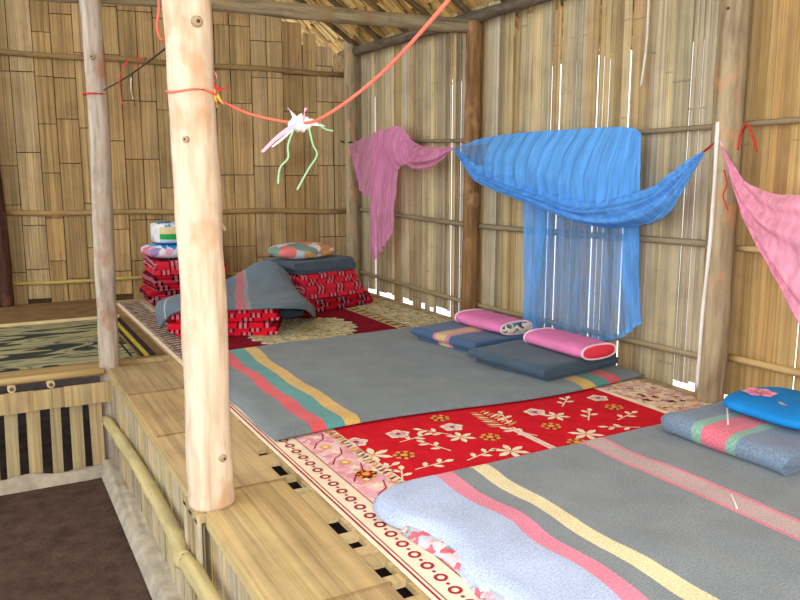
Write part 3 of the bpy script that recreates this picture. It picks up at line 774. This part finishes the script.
# draped grey blanket, heaped over the middle stack and up towards the corner stack
def drape():
    rows = [  # front (low) to back: points from left to right
        [(.93, 4.76, .60), (.99, 4.60, .715), (1.25, 4.47, .725), (1.52, 4.36, .73), (1.72, 4.42, .70), (1.92, 4.74, .58)],
        [(.92, 4.84, .70), (1.02, 4.70, .752), (1.28, 4.58, .757), (1.54, 4.48, .757), (1.76, 4.56, .74), (1.96, 4.86, .63)],
        [(.98, 4.98, .73), (1.08, 4.90, .758), (1.34, 4.80, .762), (1.60, 4.70, .765), (1.78, 4.80, .77), (1.92, 4.96, .68)],
        [(1.06, 5.10, .72), (1.18, 5.08, .755), (1.42, 5.00, .765), (1.66, 4.96, .815), (1.78, 4.98, .83), (1.88, 5.02, .74)],
        [(1.14, 5.20, .66), (1.26, 5.24, .70), (1.50, 5.20, .80), (1.70, 5.20, .90), (1.80, 5.14, .90), (1.87, 5.06, .82)],
        [(1.18, 5.26, .58), (1.32, 5.34, .58), (1.54, 5.36, .70), (1.74, 5.34, .80), (1.78, 5.24, .82), (1.82, 5.16, .78)]]
    def bez(u, v):
        rr = [crv_at(r, u) for r in rows]; return crv_at(rr, v)
    def crv_at(p, t):
        p = [Vector(q) for q in p]; P = [p[0]*2-p[1]]+p+[p[-1]*2-p[-2]]; s_ = len(p)-1; x = t*s_; i = min(int(x), s_-1); t = x-i; a, b_, c, d = P[i:i+4]
        return .5*((2*b_)+(c-a)*t+(2*a-5*b_+4*c-d)*t*t+(3*b_-a-3*c+d)*t**3)
    b = MB()
    b.grid(lambda u, v: bez(u, v)+Vector((0, 0, .006*mn.noise(Vector((u*9, v*8, 0)))+.010*math.sin(v*9+u*3)*(.3+v))), 60, 50, uvs=(1.0, 1.0))
    # second layer folded beneath, hanging to the carpet at the right
    rows2 = [[Vector(p)+Vector((0, 0, -.03)) for p in r] for r in rows]
    o = b.build('draped_blanket', M['blanket_drape']); mod(o, 'SOLIDIFY', thickness=.014, offset=1)
    tag(o, 'grey blanket with pale and red bands heaped loosely over the middle plaid stack', 'blanket')
drape()
folded('folded_blanket', M['blanket_stack'], 'folded grey blanket tucked between the middle and corner stacks', (1.72, 5.05, .560), .30, .34, .15, 4, .3, seed=44)

# ---- flower sewn on the blue pillow
def flower_on(root, c):
    b = MB(); c = Vector(c)
    for k in range(6):
        petal(b, c, .2+k*PI/3, .062, .052, c.z, 0)
    for k in range(6): petal(b, c, .7+k*PI/3, .040, .026, c.z+.0012, 1)
    disc(b, c, .011, c.z+.0025, 2)
    lf = MB(); e = c+Vector((-.03, -.10, .007)); petal(lf, e, -.6, .06, .03, c.z-.003, 0); petal(lf, e, -2.0, .05, .026, c.z-.003, 1); petal(lf, e, .5, .03, .016, c.z-.003, 0)
    lf.build('printed_leaf', [M['green_cotton'], M['rag_yellow']], root)['label'] = 'green and yellow printed leaf'
    o = b.build('printed_flower', [M['rag_pink'], M['pink_cotton'], M['rag_yellow'], M['green_cotton']], root)
    o['label'] = 'pink printed flower'
flower_on(P3, (2.46, 1.77, .751))

# ================================================================== MOSQUITO NETS
XN = 2.715
def W(px, py, X=XN): return atx(px, py, X)
def lerpc(c, t): 
    x = t*(len(c)-1); i = min(int(x), len(c)-2); return c[i].lerp(c[i+1], x-i)
def swag(b, top, bot, nu, nv, bulge, folds, amp, den, seed=0, uv=(1, 1), radial=False):
    top = crv(top, 60); bot = crv(bot, 60)
    def fn(u, v):
        p = lerpc(top, u).lerp(lerpc(bot, u), v)
        k = math.sin(PI*min(1, max(0, u)))
        ph = (v if radial else u)*folds*2*PI+3.6*mn.noise(Vector((u*(2.5 if radial else 6), v*(2.5 if radial else 1.1), seed)))
        off = bulge*math.sin(PI*v*.9+.1)*k+amp*math.sin(ph)*(.35+.65*k)+amp*.7*mn.noise(Vector((u*11, v*6, seed+3)))
        return p+Vector((-abs(off) if off < 0 else -off, 0, amp*.5*math.sin(ph*.5+1)*(v*(1-v))*2))
    b.grid(fn, nu, nv, uvs=uv, den=den)
def blue_net():
    root = empty('mosquito_net', (XN, 3.1, .6), 'bright blue mosquito net slung over the rail and hanging on the right wall', 'mosquito net')
    # bundle thrown over the rail
    b = MB()
    top = [W(456, 148), W(480, 139), W(510, 134), W(545, 131), W(580, 129), W(612, 127), W(634, 128), W(641, 133)]
    bot = [W(458, 152), W(476, 178), W(505, 192), W(535, 203), W(568, 216), W(598, 226), W(622, 226), W(640, 221)]
    den = lambda u, v: .62+.35*min(1, u*3)+.1*v-(.30 if (u < .22 and .15 < v < .6) else 0)
    swag(b, top, bot, 150, 44, .10, 19, .014, den, 1, (1.2, .5)); b.build('rail_bundle', M['net_blue'], root, density=True)
    b = MB()                                                     # scooped band running along its lower edge
    top = [W(455, 148), W(480, 166), W(510, 176), W(550, 186), W(590, 198), W(625, 196), W(660, 184), W(690, 163), W(703, 152)]
    bot = [W(455, 150), W(476, 179), W(505, 193), W(550, 210), W(595, 226), W(630, 227), W(665, 217), W(688, 186), W(704, 153)]
    swag(b, top, bot, 110, 24, .12, 3, .018, lambda u, v: .80+.2*abs(v-.4), 5, (.6, .8), True); b.build('lower_swag', M['net_blue'], root, density=True)
    b = MB()                                                     # right hand end pulled up to the post
    top = [W(622, 205), W(650, 190), W(672, 172), W(692, 158), W(704, 151)]
    bot = [W(630, 226), W(655, 222), W(672, 208), W(688, 185), W(705, 153)]
    swag(b, top, bot, 60, 20, .07, 2.5, .014, lambda u, v: .78, 8, (.5, .5), True); b.build('gathered_end', M['net_blue'], root, density=True)
    b = MB(); b.tube(crv([W(703, 152), W(707, 149, 2.74), W(712, 145, 2.72), W(716, 142, 2.72)], 8), .005, 6); b.build('tie_cord', M['cord_red'], root)
    # long veil hanging below
    b = MB(); XV = 2.80
    top = [W(526, 196, XV), W(555, 200, XV), W(585, 204, XV), W(615, 206, XV), W(643, 205, XV)]
    bot = [W(527, 321, XV), W(548, 337, XV), W(585, 341, XV), W(622, 338, XV), W(645, 322, XV)]
    def dv(u, v):
        e = .43+.35*max(0, min(1, (.22+.05*math.sin(v*6)-u)/.08))+.40*max(0, min(1, (u-.77-.03*math.sin(v*8+1))/.07))
        return min(1, e+(.25 if v > .955 else 0)+.05*math.sin(u*60))
    tc, bc = crv(top, 40), crv(bot, 40)
    def fn(u, v):
        p = lerpc(tc, u).lerp(lerpc(bc, u), v); e = 1 if (u < .2 or u > .8) else .35
        return p+Vector((-.02-.014*e*math.sin(u*70+3*mn.noise(Vector((u*3, v*2.2, 1))))-.012*mn.noise(Vector((u*6, v*3, 5))), 0, 0))
    b.grid(fn, 130, 40, uvs=(.6, .7), den=dv); b.build('hanging_veil', M['net_blue'], root, density=True)
    return root
blue_net()
def pink_net():
    XP = 2.735
    root = empty('mosquito_net', (XP, 5.3, .85), 'mauve pink mosquito net knotted over the rail near the room corner', 'mosquito net')
    w = lambda x, y: atx(x, y, XP)
    b = MB(); swag(b, [w(349, 145), w(362, 139), w(380, 134), w(400, 133)], [w(357, 176), w(361, 190), w(366, 197), w(376, 196)], 40, 30, .03, 4, .014, lambda u, v: .55+.15*u, 2, (.4, .4)); b.build('corner_flap', M['net_pink'], root, density=True)
    b = MB(); swag(b, [w(372, 134), w(382, 130), w(394, 130), w(402, 136)], [w(371, 256), w(377, 259), w(384, 250), w(393, 233)], 40, 60, .05, 4, .022, lambda u, v: .76, 4, (.4, .9)); b.build('hanging_tail', M['net_pink'], root, density=True)
    b = MB(); swag(b, [w(382, 134), w(392, 127), w(402, 127), w(412, 140)], [w(390, 160), w(398, 170), w(404, 166), w(412, 160)], 30, 24, .08, 2, .014, lambda u, v: .88, 6, (.3, .3)); b.build('knot_fold', M['net_pink'], root, density=True)
    b = MB(); swag(b, [w(406, 134), w(420, 145), w(436, 147), w(453, 147)], [w(404, 164), w(418, 169), w(434, 168), w(454, 149)], 40, 24, .06, 2, .014, lambda u, v: .80, 7, (.4, .3), True); b.build('gathered_end', M['net_pink'], root, density=True)
    b = MB(); b.tube(crv([w(341, 141), w(346, 143), w(352, 142)], 6), .006, 6); b.build('tie_cord', M['cord_dark'], root)
pink_net()
def rose_net():
    root = empty('mosquito_net', (2.7, 1.7, 1.0), 'rose pink mosquito net stretched from the thick wall post to the right', 'mosquito net')
    a = atx(723, 147, 2.72)
    ca = [a, atx(745, 178, 2.70), atx(770, 192, 2.66), atx(800, 195, 2.64), Vector((2.66, 1.45, 1.48)), Vector((2.75, 1.05, 1.72))]
    cb = [a+Vector((0, 0, -.015)), atx(747, 220, 2.69), atx(775, 271, 2.62), atx(800, 320, 2.60), Vector((2.60, 1.5, .72)), Vector((2.73, 1.03, .66))]
    b = MB(); swag(b, ca, cb, 90, 40, .06, 3.5, .016, lambda u, v: .82+.12*(1-u)+.1*(v > .96), 3, (.5, 1), True); b.build('stretched_sheet', M['net_rose'], root, density=True)
    b = MB(); b.tube(crv([a, a+Vector((.0, .02, .03)), a+Vector((.01, .05, .05))], 6), .006, 6); b.build('knot', M['rag_pink'], root)
rose_net()

# ================================================================== STICKS, ROPES AND RAGS
b = MB(); pz = [atx(718, 122, 2.71), atx(712, 220, 2.705), atx(703, 310, 2.705), atx(697, 388, 2.71)]
b.tube(crv(pz, 30), .0085, 8, wob=.2); tag(b.build('white_stick', M['white_paint']), 'thin whitewashed stick leaning upright against the thick right wall post', 'stick')
b = MB(); b.tube([aty(209, 203, 2.285), aty(225, 230, 2.31)], [.006, .005], 8); tag(b.build('bamboo_splint', M['cream_cotton']), 'short pale splint poking out from behind the nearest post', 'splint')
# orange line from the nearest post, through the rag knot, up out of view
A = aty(214, 97, 2.27); K = aty(300, 123, 2.05)
rp = crv([aty(208, 96, 2.29), A, aty(250, 114, 2.15), K, aty(330, 113, 1.95), aty(385, 70, 1.8), aty(452, -4, 1.62), aty(520, -90, 1.45)], 60)
b = MB(); b.tube(rp, [.003+.0024*i/60 for i in range(61)], 8); tag(b.build('clothes_line', M['rope_orange']), 'orange cord rising from the nearest post past the rag knot', 'cord')
def ribbon(b, pts, w, mi=0, n=22, tw=2.):
    w *= 1.2
    c = crv(pts, n); 
    for i in range(n):
        a0, a1 = tw*i/n, tw*(i+1)/n; up = lambda a: Vector((math.cos(a)*.5, math.sin(a)*.5, math.cos(a*.7)))*w*.5
        v = [c[i]-up(a0), c[i+1]-up(a1), c[i+1]+up(a1), c[i]+up(a0)]; t_ = Vector((0, -.0015, 0))
        b.hexa([v[0], v[1], v[1]+t_, v[0]+t_, v[3], v[2], v[2]+t_, v[3]+t_], mi=mi)
def wk(x, y, dy=0): return aty(x, y, 2.05+dy)
rk = empty('rag_knot', K, 'white and pink rag knot with trailing green strings on the orange cord', 'rag')
b = MB(); b.tube(crv([wk(289, 126), wk(297, 124), wk(305, 125), wk(314, 122)], 16), [.007+.013*math.sin(PI*i/16)*(1+.4*math.sin(i*2.1)) for i in range(17)], 10, wob=.6); b.build('knot', M['rag_white'], rk)
for pts, m_, wd, nm in [([(298, 122), (292, 114), (288, 108)], 'rag_white', .011, 'rag_end'), ([(304, 122), (304, 112), (306, 108)], 'rag_pink', .013, 'rag_end'),
                        ([(296, 125), (284, 132), (274, 140), (262, 152)], 'rag_pink', .016, 'rag_end'), ([(308, 122), (316, 124), (325, 126)], 'rag_white', .011, 'rag_end'),
                        ([(293, 129), (283, 138), (272, 147)], 'rag_white', .010, 'rag_end')]:
    b = MB(); ribbon(b, [wk(x, y, -.02) for x, y in pts], wd); b.build(nm, M[m_], rk)
for pts in ([(294, 128), (288, 145), (288, 158), (280, 168), (278, 184)], [(309, 128), (313, 145), (317, 155), (308, 170), (297, 190)], [(317, 123), (325, 129), (333, 131)]):
    b = MB(); b.tube(crv([wk(x, y, -.02) for x, y in pts], 20), .0028, 6); b.build('green_string', M['rag_green'], rk)
pr = empty('tied_rag', aty(208, 90, 2.27), 'pink and yellow rag tied round the nearest post', 'rag')
b = MB(); b.tube([Vector((.55+.068*math.cos(a), 2.23+.068*math.sin(a), 1.765+.004*math.sin(3*a))) for a in [2*PI*k/24 for k in range(25)]], .003, 6, caps=False); b.build('cord_loop', M['rope_orange'], pr)
for pts, m_, wd in [([(206, 88), (209, 78), (206, 71)], 'rag_pink', .014), ([(205, 85), (212, 90), (222, 88)], 'rag_red', .009), ([(206, 92), (209, 100), (210, 108)], 'rag_yellow', .016), ([(205, 84), (202, 88), (207, 92)], 'rag_white', .014), ([(210, 96), (214, 102), (218, 106)], 'rag_yellow', .008)]:
    b = MB(); ribbon(b, [aty(x, y, 2.24) + Vector((.012, -.03, 0)) for x, y in pts], wd); b.build('rag_end', M[m_], pr)
# dark cord from the crooked post to the nearest post, with a bundle of red rags half way
q0, q1 = Vector((.55, 4.10, 1.93)), Vector((.55, 2.30, 2.02))
b = MB(); cc = crv([aty(104, 90, 4.1), aty(122, 80, 3.6), aty(140, 68, 3.1), aty(166, 48, 2.32)], 24); b.tube(cc, .003, 6)
tag(b.build('tether_cord', M['cord_dark']), 'thin dark cord running between the crooked grey post and the nearest post', 'cord')
rb = empty('red_rag_bundle', aty(132, 74, 3.3), 'dark red rags and string tied on the cord between two left posts', 'rag')
for pts, m_, wd in [([(122, 74), (120, 84), (122, 104)], 'rag_red', .016), ([(128, 62), (122, 68), (119, 82)], 'rag_red', .014), ([(132, 73), (133, 90), (135, 106)], 'cord_dark', .010), ([(136, 70), (141, 60), (132, 55)], 'rag_red', .010), ([(131, 78), (131, 90), (133, 99)], 'rag_white', .007), ([(134, 72), (142, 66), (146, 57)], 'cord_dark', .010)]:
    b = MB(); ribbon(b, [aty(x, y, 3.3) for x, y in pts], wd); b.build('rag_end', M[m_], rb)
b = MB(); b.tube(crv([aty(x, y, 2.4) for x, y in ((158, -8), (159, 10), (157, 25), (160, 38), (166, 40), (172, 36))], 24), .004, 6)
tag(b.build('orange_loop', M['rope_orange']), 'orange cord loop hanging at the top left of the nearest post', 'cord')
b = MB(); b.tube([Vector((.55+.055*math.cos(a), 4.15+.055*math.sin(a), 1.92)) for a in [2*PI*k/20 for k in range(21)]], .004, 6, caps=False)
tag(b.build('cord_binding', M['cord_red']), 'red cord wound once around the crooked grey post', 'cord')
b = MB(); b.tube(crv([atx(x, y, 2.72) for x, y in ((738, 150), (741, 132), (747, 124), (752, 134), (757, 152))], 20), .004, 6)
b.tube(crv([atx(x, y, 2.70) for x, y in ((724, 170), (727, 184), (723, 196), (728, 210))], 14), .003, 6)
tag(b.build('red_string', M['cord_red']), 'red string looped over the rail by the rose net', 'string')
b = MB(); b.tube(crv([atx(x, y, 2.82) for x, y in ((649, -6), (648, 20), (646, 50), (641, 86))], 14), .006, 6)
tag(b.build('white_strip', M['white_paint']), 'white strip hanging on the upper right wall above the blue net', 'strip')
for (x, y), (x2, y2), z, lab in (((731, 494), (737, 508), .602, 'white thread lying on the pink band of the nearest blanket'), ((727, 404), (728, 424), .694, 'white thread lying on the pale folded blanket')):
    b = MB(); p, q = atz(x, y, z), atz(x2, y2, z); b.tube(crv([p, p.lerp(q, .5)+Vector((0, 0, .002)), q], 8), .0028, 6); tag(b.build('white_thread', M['rag_white']), lab, 'thread')

# ================================================================== LIGHT AND CAMERA
w = bpy.data.worlds.new('daylight'); bpy.context.scene.world = w; w.use_nodes = True
bgn = w.node_tree.nodes['Background']; bgn.inputs[0].default_value = (.93, .97, 1, 1); bgn.inputs[1].default_value = 1.6
l = bpy.data.lights.new('camera_flash', 'POINT'); l.energy = 98; l.shadow_soft_size = .012; l.color = (1, .97, .92)
lo = bpy.data.objects.new('camera_flash', l); COL.objects.link(lo); lo.location = CAM+_r*-.04+Vector((0, 0, .12))+_f*.03
sun = bpy.data.lights.new('sun', 'SUN'); sun.energy = 2.2; sun.angle = .02; sun.color = (1, .93, .82)
so = bpy.data.objects.new('sun', sun); COL.objects.link(so); so.rotation_euler = Vector((-.62, -.30, -.72)).to_track_quat('-Z', 'Y').to_euler()
cam = bpy.data.cameras.new('camera'); cam.sensor_width = 36; cam.lens = F*36/800; cam.clip_start = .05
co = bpy.data.objects.new('camera', cam); COL.objects.link(co); co.location = CAM
co.rotation_euler = _f.to_track_quat('-Z', 'Y').to_euler()
sc = bpy.context.scene; sc.camera = co
sc.view_settings.view_transform = 'Standard'; sc.view_settings.look = 'None'; sc.view_settings.gamma = 1
sc.view_settings.use_curve_mapping = False; sc.view_settings.exposure = .45
